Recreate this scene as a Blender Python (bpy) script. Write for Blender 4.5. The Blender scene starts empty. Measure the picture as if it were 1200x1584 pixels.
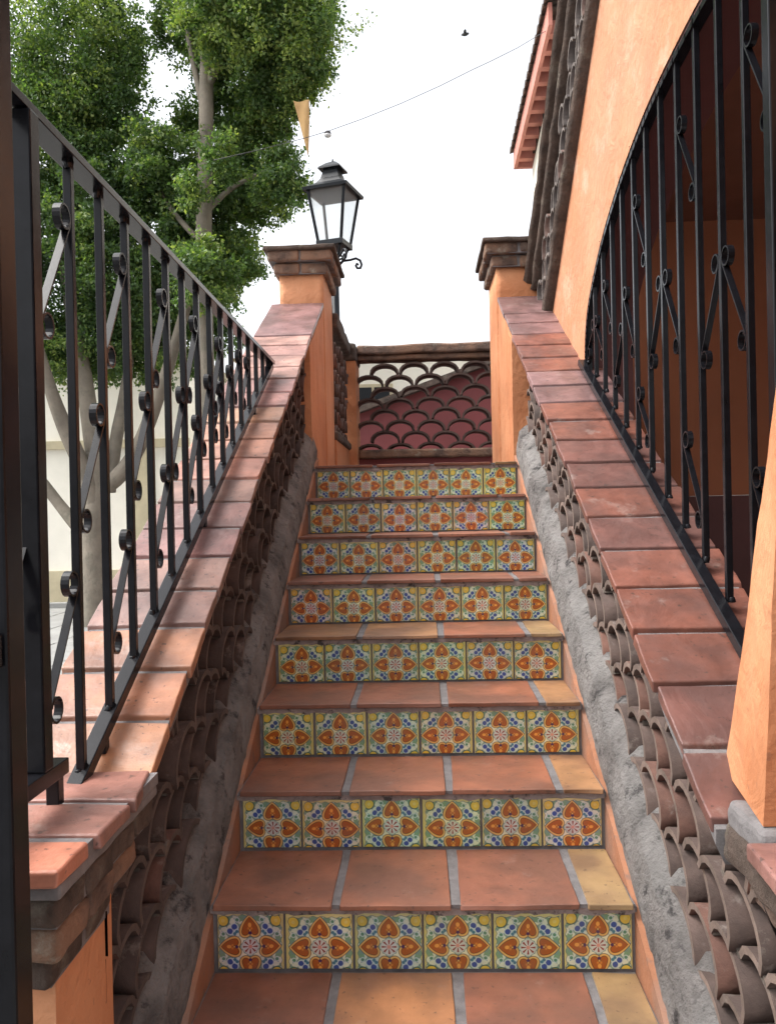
import bpy, bmesh, math, random
import numpy as np
from mathutils import Vector, Matrix, noise

random.seed(7)
SC = bpy.context.scene
C = SC.collection
rad = math.radians

# ------------------------------------------------------------------ camera
cam_d = bpy.data.cameras.new("camera")
cam = bpy.data.objects.new("camera", cam_d); C.objects.link(cam)
yaw, pitch, roll = .0388, -.0035, -.0217
f_ = Vector((-math.sin(yaw)*math.cos(pitch), math.cos(yaw)*math.cos(pitch), math.sin(pitch)))
r0 = Vector((math.cos(yaw), math.sin(yaw), 0)); u0 = r0.cross(f_)
r_ = math.cos(roll)*r0 + math.sin(roll)*u0
u_ = math.cos(roll)*u0 - math.sin(roll)*r0
M = Matrix((r_, u_, -f_)).transposed().to_4x4()
M.translation = Vector((.0208, 0, 1.0596))
cam.matrix_world = M
cam_d.sensor_fit = 'VERTICAL'; cam_d.sensor_height = 24; cam_d.lens = 1280/1584*24
cam_d.clip_start = .05; cam_d.clip_end = 3000
SC.camera = cam

# ------------------------------------------------------------------ sky, sun, exposure
SUN_EL, SUN_AZ = 55, -95        # azimuth from +Y towards +X (degrees): the light comes from the left
w = bpy.data.worlds.new("World"); SC.world = w; w.use_nodes = True
nt = w.node_tree; nt.nodes.clear()
sky = nt.nodes.new('ShaderNodeTexSky'); sky.sky_type = 'NISHITA'; sky.sun_disc = False
sky.sun_elevation = rad(SUN_EL); sky.sun_rotation = rad(SUN_AZ)
sky.air_density = 1.0; sky.dust_density = 6.0; sky.ozone_density = 1.0
hs = nt.nodes.new('ShaderNodeHueSaturation'); hs.inputs['Saturation'].default_value = .22
hs.inputs['Value'].default_value = 1.0
bg = nt.nodes.new('ShaderNodeBackground'); bg.inputs[1].default_value = .15
wo = nt.nodes.new('ShaderNodeOutputWorld')
nt.links.new(sky.outputs[0], hs.inputs['Color']); nt.links.new(hs.outputs[0], bg.inputs[0])
nt.links.new(bg.outputs[0], wo.inputs[0])
sd = bpy.data.lights.new("sun", 'SUN'); sd.energy = .6; sd.angle = rad(22); sd.color = (1, .95, .88)
sun = bpy.data.objects.new("sun", sd); C.objects.link(sun)
sv = Vector((math.cos(rad(SUN_EL))*math.sin(rad(SUN_AZ)), math.cos(rad(SUN_EL))*math.cos(rad(SUN_AZ)), math.sin(rad(SUN_EL))))
sun.rotation_euler = sv.to_track_quat('Z', 'Y').to_euler()
SC.view_settings.view_transform = 'Standard'; SC.view_settings.look = 'None'
SC.view_settings.exposure = 1.5; SC.view_settings.gamma = 1
SC.render.engine = 'CYCLES'
SC.cycles.max_bounces = 8; SC.cycles.diffuse_bounces = 5

# ------------------------------------------------------------------ shader maths
class E:
    """node maths by operator"""
    nt = None
    def __init__(s, o): s.o = o
    @staticmethod
    def op(kind, *a):
        n = E.nt.nodes.new('ShaderNodeMath'); n.operation = kind
        for i, x in enumerate(a):
            if isinstance(x, E): E.nt.links.new(x.o, n.inputs[i])
            else: n.inputs[i].default_value = float(x)
        return E(n.outputs[0])
    def __add__(s, b): return E.op('ADD', s, b)
    __radd__ = __add__
    def __sub__(s, b): return E.op('SUBTRACT', s, b)
    def __rsub__(s, b): return E.op('SUBTRACT', b, s)
    def __mul__(s, b): return E.op('MULTIPLY', s, b)
    __rmul__ = __mul__
    def __truediv__(s, b): return E.op('DIVIDE', s, b)
def emax(a, b): return E.op('MAXIMUM', a, b)
def emin(a, b): return E.op('MINIMUM', a, b)
def eabs(a): return E.op('ABSOLUTE', a)
def elen(a, b): return E.op('SQRT', a*a + b*b)
def inside(d, w=.02):                     # 1 where d < 0
    n = E.op('MULTIPLY_ADD', d, -1/w, .5); n.o.node.use_clamp = True; return n

def nodes(name):
    m = bpy.data.materials.new(name); m.use_nodes = True
    t = m.node_tree; b = t.nodes['Principled BSDF']; return m, t, b
def N(t, kind, **kw):
    n = t.nodes.new(kind)
    for k, v in kw.items():
        if hasattr(n, k): setattr(n, k, v)
        else: n.inputs[k].default_value = v
    return n
def ramp(t, src, stops):
    r = t.nodes.new('ShaderNodeValToRGB'); e = r.color_ramp.elements
    while len(e) < len(stops): e.new(.5)
    for x, (p, c) in zip(e, stops):
        x.position = p; x.color = (*c, 1) if len(c) == 3 else (c[0], c[0], c[0], 1)
    t.links.new(src, r.inputs[0]); return r
def mixc(t, a, b, fac, mode='MIX'):
    n = t.nodes.new('ShaderNodeMix'); n.data_type = 'RGBA'; n.blend_type = mode
    for i, x in ((6, a), (7, b)):
        if isinstance(x, tuple): n.inputs[i].default_value = (*x, 1)
        else: t.links.new(x, n.inputs[i])
    if isinstance(fac, (int, float)): n.inputs[0].default_value = fac
    else: t.links.new(fac, n.inputs[0])
    return n.outputs[2]

def surface(name, base, spread=.25, scale=6, rough=.6, rvar=.15, bump=.3, bscale=60, bdist=.004, attr=False,
            stain=None, stain_scale=3, stain_lo=.55, stain_hi=.7, spec=.5, metallic=0, coat=0, detail=8, second=None, stain_max=1.0, speck=None, trowel=0):
    m, t, b = nodes(name)
    tc = N(t, 'ShaderNodeTexCoord')
    geo = N(t, 'ShaderNodeNewGeometry')
    pos = geo.outputs['Position']
    n1 = N(t, 'ShaderNodeTexNoise', Scale=scale, Detail=detail, Roughness=.62); t.links.new(pos, n1.inputs['Vector'])
    lo = tuple(c*(1-spread) for c in base); hi = tuple(min(1, c*(1+spread)) for c in base)
    if attr:
        at = N(t, 'ShaderNodeVertexColor', layer_name='Col')
        r = ramp(t, n1.outputs[0], [(.3, (1-spread,)*3), (.7, (1+spread*.6 if spread < .6 else 1.3,)*3)])
        col = mixc(t, at.outputs[0], r.outputs[0], 1.0, 'MULTIPLY')
    else:
        col = ramp(t, n1.outputs[0], [(.3, lo), (.7, hi)]).outputs[0]
    if second:
        n3 = N(t, 'ShaderNodeTexNoise', Scale=second[1], Detail=4, Roughness=.5); t.links.new(pos, n3.inputs['Vector'])
        r3 = ramp(t, n3.outputs[0], [(.42, (0,)), (.62, (second[2] if len(second) > 2 else 1,))])
        col = mixc(t, col, second[0], r3.outputs[0])
    if stain:
        n2 = N(t, 'ShaderNodeTexNoise', Scale=stain_scale, Detail=10, Roughness=.7); t.links.new(pos, n2.inputs['Vector'])
        r2 = ramp(t, n2.outputs[0], [(stain_lo, (0,)), (stain_hi, (stain_max,))])
        col = mixc(t, col, stain, r2.outputs[0])
    if speck:
        n4 = N(t, 'ShaderNodeTexNoise', Scale=speck[1], Detail=3, Roughness=.6); t.links.new(pos, n4.inputs['Vector'])
        r4 = ramp(t, n4.outputs[0], [(speck[2], (0,)), (speck[2]+.04, (speck[3],))]); col = mixc(t, col, speck[0], r4.outputs[0])
    t.links.new(col, b.inputs['Base Color'])
    nr = N(t, 'ShaderNodeTexNoise', Scale=scale*2.3, Detail=5); t.links.new(pos, nr.inputs['Vector'])
    mr = N(t, 'ShaderNodeMapRange'); mr.inputs[3].default_value = max(.03, rough-rvar); mr.inputs[4].default_value = min(1, rough+rvar)
    t.links.new(nr.outputs[0], mr.inputs[0]); t.links.new(mr.outputs[0], b.inputs['Roughness'])
    b.inputs['Metallic'].default_value = metallic
    b.inputs['Specular IOR Level'].default_value = spec
    if coat: b.inputs['Coat Weight'].default_value = coat; b.inputs['Coat Roughness'].default_value = .2
    if bump:
        nb = N(t, 'ShaderNodeTexNoise', Scale=bscale, Detail=8, Roughness=.65); t.links.new(pos, nb.inputs['Vector'])
        bp = N(t, 'ShaderNodeBump', Strength=bump, Distance=bdist); t.links.new(nb.outputs[0], bp.inputs['Height'])
        if trowel:
            n5 = N(t, 'ShaderNodeTexNoise', Scale=7, Detail=4, Roughness=.55, Distortion=1.2); t.links.new(pos, n5.inputs['Vector'])
            b5 = N(t, 'ShaderNodeBump', Strength=trowel, Distance=.03); t.links.new(n5.outputs[0], b5.inputs['Height'])
            t.links.new(b5.outputs[0], bp.inputs['Normal'])
        t.links.new(bp.outputs[0], b.inputs['Normal'])
    return m

MT = {}
MT['terracotta'] = surface('terracotta', (.3, .1, .06), .42, 10, .38, .16, .3, 35, .004, attr=True,
                           stain=(.34, .29, .26), stain_scale=9, stain_lo=.58, stain_hi=.78, stain_max=.7, second=((.085, .05, .045), 6, .55), speck=((.05, .035, .03), 60, .64, .7), trowel=.15)
MT['tread'] = surface('tread_terracotta', (.3, .1, .06), .3, 9, .48, .14, .2, 40, .003, attr=True,
                      stain=(.30, .25, .22), stain_scale=11, stain_lo=.60, stain_hi=.80, stain_max=.5, second=((.11, .06, .045), 5, .6), speck=((.07, .04, .03), 55, .64, .6), trowel=.12)
MT['grout'] = surface('grout', (.155, .145, .145), .3, 25, .9, .05, .6, 120, .004)
MT['palegrout'] = surface('pale_grout', (.42, .41, .38), .3, 25, .9, .05, .6, 120, .004)
MT['chipgrout'] = surface('chipped_grout', (.30, .25, .235), .3, 25, .9, .05, .8, 80, .008, stain=(.08, .07, .068), stain_scale=26, stain_lo=.55, stain_hi=.61)
MT['midgrout'] = surface('mid_grout', (.30, .29, .27), .3, 25, .9, .05, .8, 60, .008)
MT['mortar'] = surface('rough_mortar', (.165, .152, .145), .5, 11, .92, .05, 1.0, 70, .022, stain=(.05, .045, .045),
                       stain_scale=18, stain_lo=.55, stain_hi=.64, second=((.27, .26, .25), 5, .6))
MT['lattice'] = surface('clay_roof_tile', (.2, .1, .08), .4, 18, .85, .1, .5, 90, .004, attr=True,
                        stain=(.20, .17, .15), stain_scale=12, stain_lo=.58, stain_hi=.75)
MT['brickmould'] = surface('weathered_brick', (.13, .085, .065), .5, 12, .9, .08, .9, 60, .012,
                           second=((.24, .14, .09), 6), stain=(.33, .31, .25), stain_scale=9, stain_lo=.57, stain_hi=.70)
MT['darkmould'] = surface('mossy_brown_brick', (.075, .052, .04), .5, 14, .9, .08, .9, 60, .012,
                          stain=(.16, .14, .11), stain_scale=10, stain_lo=.55, stain_hi=.72)
MT['orange'] = surface('orange_plaster', (.45, .172, .070), .14, 4, .78, .1, .5, 32, .010,
                       second=((.58, .27, .135), 2.2, .8), stain=(.30, .15, .09), stain_scale=9, stain_lo=.60, stain_hi=.82, stain_max=.6, speck=((.25, .12, .07), 45, .66, .5), trowel=.35)
MT['dusty'] = surface('dusty_orange_plaster', (.34, .145, .075), .25, 6, .85, .1, .6, 40, .008, second=((.20, .16, .14), 4, .7), stain=(.13, .11, .10), stain_scale=14, stain_lo=.54, stain_hi=.70, stain_max=.8)
MT['peach'] = surface('faded_peach_plaster', (.45, .21, .115), .16, 3, .78, .1, .55, 30, .012,
                      second=((.46, .19, .09), 1.7, .9), stain=(.60, .40, .30), stain_scale=5, stain_lo=.52, stain_hi=.75, stain_max=.7, speck=((.30, .15, .09), 40, .66, .45), trowel=.35)
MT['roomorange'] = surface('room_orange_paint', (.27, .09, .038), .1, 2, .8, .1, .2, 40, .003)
MT['doorwood'] = surface('brown_door_paint', (.16, .08, .045), .3, 8, .6, .1, .3, 40, .003)
MT['maroon'] = surface('maroon_paint', (.17, .035, .035), .15, 2, .7, .1, .2, 40, .003)
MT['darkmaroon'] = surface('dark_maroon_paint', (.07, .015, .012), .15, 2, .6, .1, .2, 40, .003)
MT['brownceil'] = surface('brown_paint', (.17, .058, .030), .12, 2, .8, .1, .2, 40, .003)
MT['cream'] = surface('cream_plaster', (.82, .79, .70), .08, 1.5, .85, .05, .2, 30, .004)
MT['creamband'] = surface('tan_plaster', (.50, .44, .30), .15, 3, .85, .05, .2, 30, .004)
MT['pink'] = surface('pink_painted_wood', (.55, .22, .17), .15, 5, .7, .1, .2, 30, .004)
MT['iron'] = surface('black_painted_iron', (.007, .0072, .009), .3, 30, .19, .07, .05, 90, .001, spec=.20)
MT['lampiron'] = surface('black_lamp_iron', (.007, .009, .012), .4, 30, .35, .1, .2, 120, .001, spec=.25)
MT['bark'] = surface('pale_bark', (.19, .165, .13), .3, 3, .9, .05, .6, 25, .02, stain=(.14, .13, .10), stain_scale=7,
                     stain_lo=.52, stain_hi=.68)
MT['paving'] = surface('grey_paving', (.26, .26, .25), .2, 1.5, .85, .1, .4, 30, .006)
MT['steppaving'] = surface('street_asphalt', (.16, .16, .16), .2, 1.5, .85, .1, .4, 30, .006)
MT['cloth'] = surface('ochre_cloth', (.50, .31, .13), .12, 6, .8, .1, .1, 40, .002)
MT['plastic'] = surface('dark_cable', (.05, .045, .05), .1, 6, .6, .1, 0)
MT['bulb'] = surface('frosted_bulb', (.5, .5, .5), .1, 6, .3, .1, 0)
MT['feather'] = surface('dark_feathers', (.03, .03, .03), .2, 20, .7, .1, 0)

def make_glass():
    m, t, b = nodes('lantern_glass')
    b.inputs['Base Color'].default_value = (.92, .93, .92, 1)
    b.inputs['Roughness'].default_value = .12
    b.inputs['Transmission Weight'].default_value = .93
    b.inputs['IOR'].default_value = 1.05
    b.inputs['Specular IOR Level'].default_value = .6
    return m
MT['glass'] = make_glass()

def make_leaf(name, k):
    m, t, b = nodes(name)
    at = N(t, 'ShaderNodeVertexColor', layer_name='Col')
    t.links.new(at.outputs[0], b.inputs['Base Color'])
    b.inputs['Roughness'].default_value = .45; b.inputs['Specular IOR Level'].default_value = .35
    tr = N(t, 'ShaderNodeBsdfTranslucent'); g = N(t, 'ShaderNodeMix', data_type='RGBA')
    mc = mixc(t, at.outputs[0], (.9*k, 1.0*k, .35*k), 1.0, 'MULTIPLY')
    t.links.new(mc, tr.inputs[0]); t.nodes.remove(g)
    mx = N(t, 'ShaderNodeMixShader'); mx.inputs[0].default_value = .42
    t.links.new(b.outputs[0], mx.inputs[1]); t.links.new(tr.outputs[0], mx.inputs[2])
    t.links.new(mx.outputs[0], t.nodes['Material Output'].inputs[0])
    return m
MT['leaf'] = make_leaf('ficus_leaves', 1.6)

def make_talavera():
    m, t, b = nodes('painted_talavera_glaze'); E.nt = t
    uv = N(t, 'ShaderNodeUVMap', uv_map='UVMap')
    # hand-painted wobble
    wn = N(t, 'ShaderNodeTexNoise', Scale=14, Detail=1)
    geo = N(t, 'ShaderNodeNewGeometry'); t.links.new(geo.outputs['Position'], wn.inputs['Vector'])
    sx = N(t, 'ShaderNodeSeparateXYZ'); t.links.new(uv.outputs[0], sx.inputs[0])
    wc = N(t, 'ShaderNodeSeparateColor'); t.links.new(wn.outputs['Color'], wc.inputs[0])
    u = (E(sx.outputs[0])*2-1) + (E(wc.outputs[0])-.5)*.10
    v = (E(sx.outputs[1])*2-1) + (E(wc.outputs[1])-.5)*.10
    au, av = eabs(u), eabs(v)
    a, bb = emax(au, av), emin(au, av)
    circ = elen(a-.455, bb-.142) - .150
    side = E.op('POWER', emax(a-.47, 0.)/.44, 1.75)
    cone = emax((bb - (1-side)*.292)*.85, .47-a)
    hd = emin(circ, cone)
    rho = elen(u, v)
    # symmetric background ornament
    cv = N(t, 'ShaderNodeCombineXYZ'); t.links.new(a.o, cv.inputs[0]); t.links.new(bb.o, cv.inputs[1])
    vo = N(t, 'ShaderNodeTexVoronoi', Scale=5.6); vo.inputs['Randomness'].default_value = .8
    t.links.new(cv.outputs[0], vo.inputs['Vector'])
    vs = N(t, 'ShaderNodeSeparateColor'); t.links.new(vo.outputs['Color'], vs.inputs[0])
    rr = ramp(t, vs.outputs[0], [(.0, (.66, .71, .52)), (.50, (.66, .71, .52)), (.52, (.06, .20, .30)), (.62, (.06, .20, .30)),
                                 (.64, (.20, .36, .20)), (.76, (.20, .36, .20)), (.78, (.76, .74, .50)), (1, (.76, .74, .50))])
    rr.color_ramp.interpolation = 'CONSTANT'
    col = rr.outputs[0]
    edge = inside(E(vo.outputs['Distance'])*-1 + .66, .1)
    col = mixc(t, col, (.20, .32, .26), edge.o)
    # blue berries beside the hearts
    for (ca, cb, r1, cc) in ((.60, .47, .085, (.045, .09, .30)), (.80, .38, .05, (.10, .26, .15)), (.46, .40, .05, (.06, .20, .26))):
        d = elen(a-ca, bb-cb)-r1
        col = mixc(t, col, (.55, .66, .60), inside(d-.03).o)
        col = mixc(t, col, cc, inside(d).o)
    # corner quarter flowers
    dc = elen(au-.80, av-.78)-.155
    col = mixc(t, col, (.05, .12, .10), inside(dc-.035).o)
    col = mixc(t, col, (.72, .52, .07), inside(dc).o)
    col = mixc(t, col, (.72, .58, .16), inside(dc+.10).o)
    # border
    wav = E.op('SINE', v*26)*.02; wav2 = E.op('SINE', u*22)*.02
    bx = .945-au+wav; by = .935-av+wav2
    bd = emin(bx, by)
    col = mixc(t, col, (.10, .17, .17), inside(bd-.018).o)
    col = mixc(t, col, (.60, .54, .20), inside(bx).o)
    col = mixc(t, col, (.66, .60, .26), inside(by).o)
    # hearts
    col = mixc(t, col, (.035, .06, .055), inside(hd-.045).o)
    col = mixc(t, col, (.74, .44, .13), inside(hd-.026).o)
    col = mixc(t, col, (.10, .03, .012), inside(hd+.030).o)
    col = mixc(t, col, (.40, .11, .022), inside(hd+.048).o)
    col = mixc(t, col, (.80, .36, .07), inside(elen((a-.63)*.8, bb)-.055).o)
    col = mixc(t, col, (.62, .22, .04), inside(elen(a-.53, bb-.05)-.035).o)
    col = mixc(t, col, (.07, .025, .10), inside(elen(a-.40, bb)-.05).o)
    # centre flower
    col = mixc(t, col, (.60, .62, .54), inside(rho-.24).o)
    ang = E.op('ARCTAN2', v, u)
    pet = E.op('COSINE', ang*8)
    pm = E.op('MULTIPLY', inside(pet*-1+.35, .5), inside(emax(rho-.215, .07-rho)))
    col = mixc(t, col, (.28, .055, .035), pm.o)
    col = mixc(t, col, (.65, .30, .22), inside(rho-.06).o)
    at = N(t, 'ShaderNodeVertexColor', layer_name='Col')
    col = mixc(t, col, at.outputs[0], 1.0, 'MULTIPLY')
    # crazing dirt
    dn = N(t, 'ShaderNodeTexNoise', Scale=22, Detail=8, Roughness=.7); t.links.new(geo.outputs['Position'], dn.inputs['Vector'])
    dr = ramp(t, dn.outputs[0], [(.45, (0,)), (.78, (.4,))])
    col = mixc(t, col, (.16, .13, .11), dr.outputs[0])
    t.links.new(col, b.inputs['Base Color'])
    b.inputs['Roughness'].default_value = .28
    b.inputs['Specular IOR Level'].default_value = .45
    nb = N(t, 'ShaderNodeTexNoise', Scale=30, Detail=3); t.links.new(geo.outputs['Position'], nb.inputs['Vector'])
    bp = N(t, 'ShaderNodeBump', Strength=.15, Distance=.003); t.links.new(nb.outputs[0], bp.inputs['Height'])
    t.links.new(bp.outputs[0], b.inputs['Normal'])
    return m
MT['talavera'] = make_talavera()

# ------------------------------------------------------------------ mesh helpers
class MB:
    def __init__(s):
        s.bm = bmesh.new(); s.cl = s.bm.loops.layers.float_color.new('Col'); s.uv = s.bm.loops.layers.uv.new('UVMap')
    def face(s, vs, col=(1, 1, 1), smooth=False, uvs=None):
        try: f = s.bm.faces.new(vs)
        except ValueError: return None
        f.smooth = smooth
        for i, l in enumerate(f.loops):
            l[s.cl] = (*col, 1)
            if uvs: l[s.uv].uv = uvs[i]
        return f
    def v(s, p): return s.bm.verts.new(p)
    def box(s, x0, x1, y0, y1, z0, z1, col=(1, 1, 1), mat=None, smooth=False):
        P = [Vector((x, y, z)) for z in (z0, z1) for y in (y0, y1) for x in (x0, x1)]
        if mat is not None: P = [mat @ p for p in P]
        V = [s.v(p) for p in P]
        for q in ((0, 2, 3, 1), (4, 5, 7, 6), (0, 1, 5, 4), (2, 6, 7, 3), (0, 4, 6, 2), (1, 3, 7, 5)):
            s.face([V[i] for i in q], col, smooth)
        return V
    def hexa(s, P, col=(1, 1, 1)):            # 8 corner points, same order as box
        V = [s.v(p) for p in P]
        for q in ((0, 2, 3, 1), (4, 5, 7, 6), (0, 1, 5, 4), (2, 6, 7, 3), (0, 4, 6, 2), (1, 3, 7, 5)):
            s.face([V[i] for i in q], col)
        return V
    def bar(s, a, b, w, d=None, up=(0, 0, 1), col=(1, 1, 1), ext=0):
        """rectangular bar from a to b: w across, d along `up`"""
        a, b = Vector(a), Vector(b); d = d or w
        ax = (b-a).normalized(); up = Vector(up)
        sd_ = ax.cross(up)
        if sd_.length < 1e-4: sd_ = ax.cross(Vector((0, 1, 0)))
        sd_.normalize(); upv = sd_.cross(ax).normalized()
        a = a-ax*ext; b = b+ax*ext
        P = [o + sd_*w/2*i + upv*d/2*j for o in (a, b) for j in (-1, 1) for i in (-1, 1)]
        V = [s.v(p) for p in P]
        for q in ((0, 2, 3, 1), (4, 5, 7, 6), (0, 1, 5, 4), (2, 6, 7, 3), (0, 4, 6, 2), (1, 3, 7, 5)):
            s.face([V[i] for i in q], col)
    def loft(s, rings, col=(1, 1, 1), cap=True, smooth=False, closed=True):
        R = [[s.v(p) for p in r] for r in rings]
        n = len(R[0])
        for A, B in zip(R, R[1:]):
            for i in range(n if closed else n-1):
                j = (i+1) % n
                s.face([A[i], A[j], B[j], B[i]], col, smooth)
        if cap:
            s.face(R[0][::-1], col); s.face(R[-1], col)
        return R
    def tube(s, pts, rs, n=8, col=(1, 1, 1), cap=True, smooth=True):
        pts = [Vector(p) for p in pts]
        if isinstance(rs, (int, float)): rs = [rs]*len(pts)
        rings = []; ref = None
        for i, p in enumerate(pts):
            d = (pts[min(i+1, len(pts)-1)] - pts[max(i-1, 0)]).normalized()
            if ref is None:
                ref = d.orthogonal().normalized()
            ref = (ref - d*ref.dot(d)).normalized(); bi = d.cross(ref)
            rings.append([p + (ref*math.cos(k*2*math.pi/n) + bi*math.sin(k*2*math.pi/n))*rs[i] for k in range(n)])
        s.loft(rings, col, cap, smooth)
    def rough(s, amp, freq, aniso=(1, 1, 1), cuts=0, verts=None):
        if cuts:
            bmesh.ops.subdivide_edges(s.bm, edges=s.bm.edges[:], cuts=cuts, use_grid_fill=True)
        for v in s.bm.verts:
            q = v.co*freq
            d = noise.noise_vector(q)*amp + noise.noise_vector(q*2.7+Vector((9, 3, 1)))*amp*.5
            v.co += Vector((d.x*aniso[0], d.y*aniso[1], d.z*aniso[2]))
    def build(s, name, mat, parent=None, bevel=0, seg=2, recalc=True):
        if recalc: bmesh.ops.recalc_face_normals(s.bm, faces=s.bm.faces[:])
        me = bpy.data.meshes.new(name); s.bm.to_mesh(me); s.bm.free()
        me.materials.append(mat)
        o = bpy.data.objects.new(name, me); C.objects.link(o)
        if parent:
            o.parent = parent
            o.matrix_parent_inverse = Matrix.Translation(parent.location).inverted()
        if bevel:
            b = o.modifiers.new('bevel', 'BEVEL'); b.width = bevel; b.segments = seg; b.limit_method = 'ANGLE'
            b.angle_limit = rad(40)
        return o

def tag(o, label=None, cat=None, group=None, kind=None):
    if label: o['label'] = label
    if cat: o['category'] = cat
    if group: o['group'] = group
    if kind: o['kind'] = kind
    return o
def thing(name, loc, label, cat, group=None):
    o = bpy.data.objects.new(name, None); C.objects.link(o); o.location = loc; o.empty_display_size = .1
    return tag(o, label, cat, group)

# stair geometry ------------------------------------------------------------
T, R, D1 = .2959, .1592, 1.8979
SL = R/T
def zn(y, h=0): return R + (y-D1)*SL + h       # h metres above the nosing line
GZ = -3*R                                       # ground

# ------------------------------------------------------------------ ground
g = MB(); g.face([g.v(p) for p in ((-400, -400, GZ), (400, -400, GZ), (400, 900, GZ), (-400, 900, GZ))])
tag(g.build('street', MT['steppaving']), kind='structure')
g = MB()
for i in range(-14, 12):
    for j in range(0, 22):
        x, y = i*.62, 1.0+j*.62
        if x > -1.2: continue
        j1, j2 = random.uniform(-.003, .003), random.uniform(.82, 1.1)
        g.box(x+.006, x+.614, y+.006, y+.614, GZ+.002, GZ+.03+j1, (j2,)*3)
tag(g.build('pavement', MT['paving'], bevel=.004), kind='structure')
g = MB(); g.box(-.95, .95, -.9, 1.01, GZ+.001, GZ+.02)
tag(g.build('path', MT['paving']), kind='structure')

# ------------------------------------------------------------------ staircase
HW = .468
stairs = thing('staircase', (0, D1, GZ), 'tiled staircase with painted flower risers and terracotta treads between two lattice walls', 'staircase')
tcol = [(.28, .105, .058), (.25, .098, .060), (.29, .115, .066), (.235, .092, .056), (.33, .17, .08), (.31, .20, .095)]
for k in range(-2, 9):
    y = D1 + (k-1)*T                             # riser face of step k (top at k*R)
    zt, zb = k*R, (k-1)*R
    m = MB(); deep = y+T+.02 if k < 8 else y+.20
    m.box(-.485, .492, y-.0015, deep, max(GZ, zb-.04)+.001*k, zt-.014)
    # crumbly mortar strip under the nosing
    m2 = MB()
    n = 60
    rings = []
    for i in range(n+1):
        x = -.483 + i*(.97/n)
        d = noise.noise(Vector((x*30, k*3.1, 0)))*.0025
        hgt = .016+.008*noise.noise(Vector((x*40, k*5.3, 2)))
        yy = y - .003 + d
        rings.append([(x, y+.02, zt-.0125), (x, yy-.006, zt-.0125), (x, yy-.005, zt-.0125-hgt), (x, y+.02, zt-.0125-hgt)])
    step = m.build('step', MT['grout'], stairs)
    m2.loft(rings); sm = m2.build('mortar_strip', MT['chipgrout'], step)
    # painted riser tiles
    rt = MB(); wv = 6
    pitch_ = 2*HW/wv
    for i in range(wv):
        x0, x1 = -.470+i*.1587+.0028, -.470+(i+1)*.1587-.0028
        x0 += random.uniform(-.001, .001); x1 += random.uniform(-.001, .001)
        z0, z1 = zb+.005, zt-.026+random.uniform(-.002, .001)
        yf = y-.006+random.uniform(-.0008, .0008); tilt = random.uniform(-.0012, .0012)
        col = random.choice([(1, 1, 1), (.9, .92, .93), (1, .96, .9), (.94, .98, .95)])
        col = tuple(c*random.uniform(.84, 1.06) for c in col); us = random.uniform(-.02, .02); vs_ = random.uniform(-.025, .02)
        fr = [rt.v(p) for p in ((x0, yf, z0), (x1, yf, z0), (x1, yf+tilt, z1), (x0, yf+tilt, z1))]
        bk = [rt.v((p.co.x, y+.008, p.co.z)) for p in fr]
        v0 = .155
        rt.face(fr, col, uvs=[(us, v0+vs_), (1+us, v0+vs_), (1+us, 1+vs_), (us, 1+vs_)])
        for a, b in ((0, 1), (1, 2), (2, 3), (3, 0)):
            rt.face([fr[a], bk[a], bk[b], fr[b]], (.5, .4, .35), uvs=[(.02, .5)]*4)
    rt.build('riser_tiles', MT['talavera'], step, bevel=.0015, seg=2)
    # tread tiles
    tt = MB(); x = -.474
    widths = [.272, .252, .268, .10] if k != 8 else [.272, .252, .268, .10]
    for i, wd in enumerate(widths):
        c = random.choice(tcol[:4]) if i < 3 else tcol[5]
        if (k, i) in ((2, 3), (4, 0), (4, 1), (3, 3)): c = tcol[4]
        if (k, i) == (0, 1): c = (.40, .18, .08)
        if (k, i) in ((5, 3), (6, 3), (7, 3)): c = tcol[1]
        x1 = min(x+wd, .482)
        yb = y+T-.012 if k < 8 else y+.19
        sk = random.uniform(-.004, .004)
        P = [Vector((xx, yy, zz)) for zz in (zt-.0125, zt) for (yy) in (y-.022, yb) for xx in (x, x1)]
        for q, pnt in enumerate(P):
            pnt.x += random.uniform(-.0015, .0015) + (.0045*(i > 1) if pnt.y > y else 0)
            if pnt.z > zt-.01: pnt.z += random.uniform(-.0012, .0012)
            if pnt.y < y: pnt.y += random.uniform(-.003, .003)
        tt.hexa(P, c); x = x1+.021
    tt.rough(.0016, 14, cuts=4); tt.build('tread_tiles', MT['tread'], step, bevel=.004, seg=3)
    # joint filling between the tread tiles
    jt = MB(); jt.box(-.478, .486, y-.012, (y+T-.001) if k < 8 else y+.19, zt-.0124, zt-.004)
    jt.rough(.0012, 30, cuts=0)
    jt.build('tread_joint', MT['grout'], step)

# landing
g = MB(); g.box(-.75, .81, D1+7*T+.20, 5.31, GZ, 8*R-.012); g.box(-.75, 1.6, 5.312, 6.55, GZ, 8*R-.012)
landing = g.build('upper_landing', MT['grout']); tag(landing, kind='structure')

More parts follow.
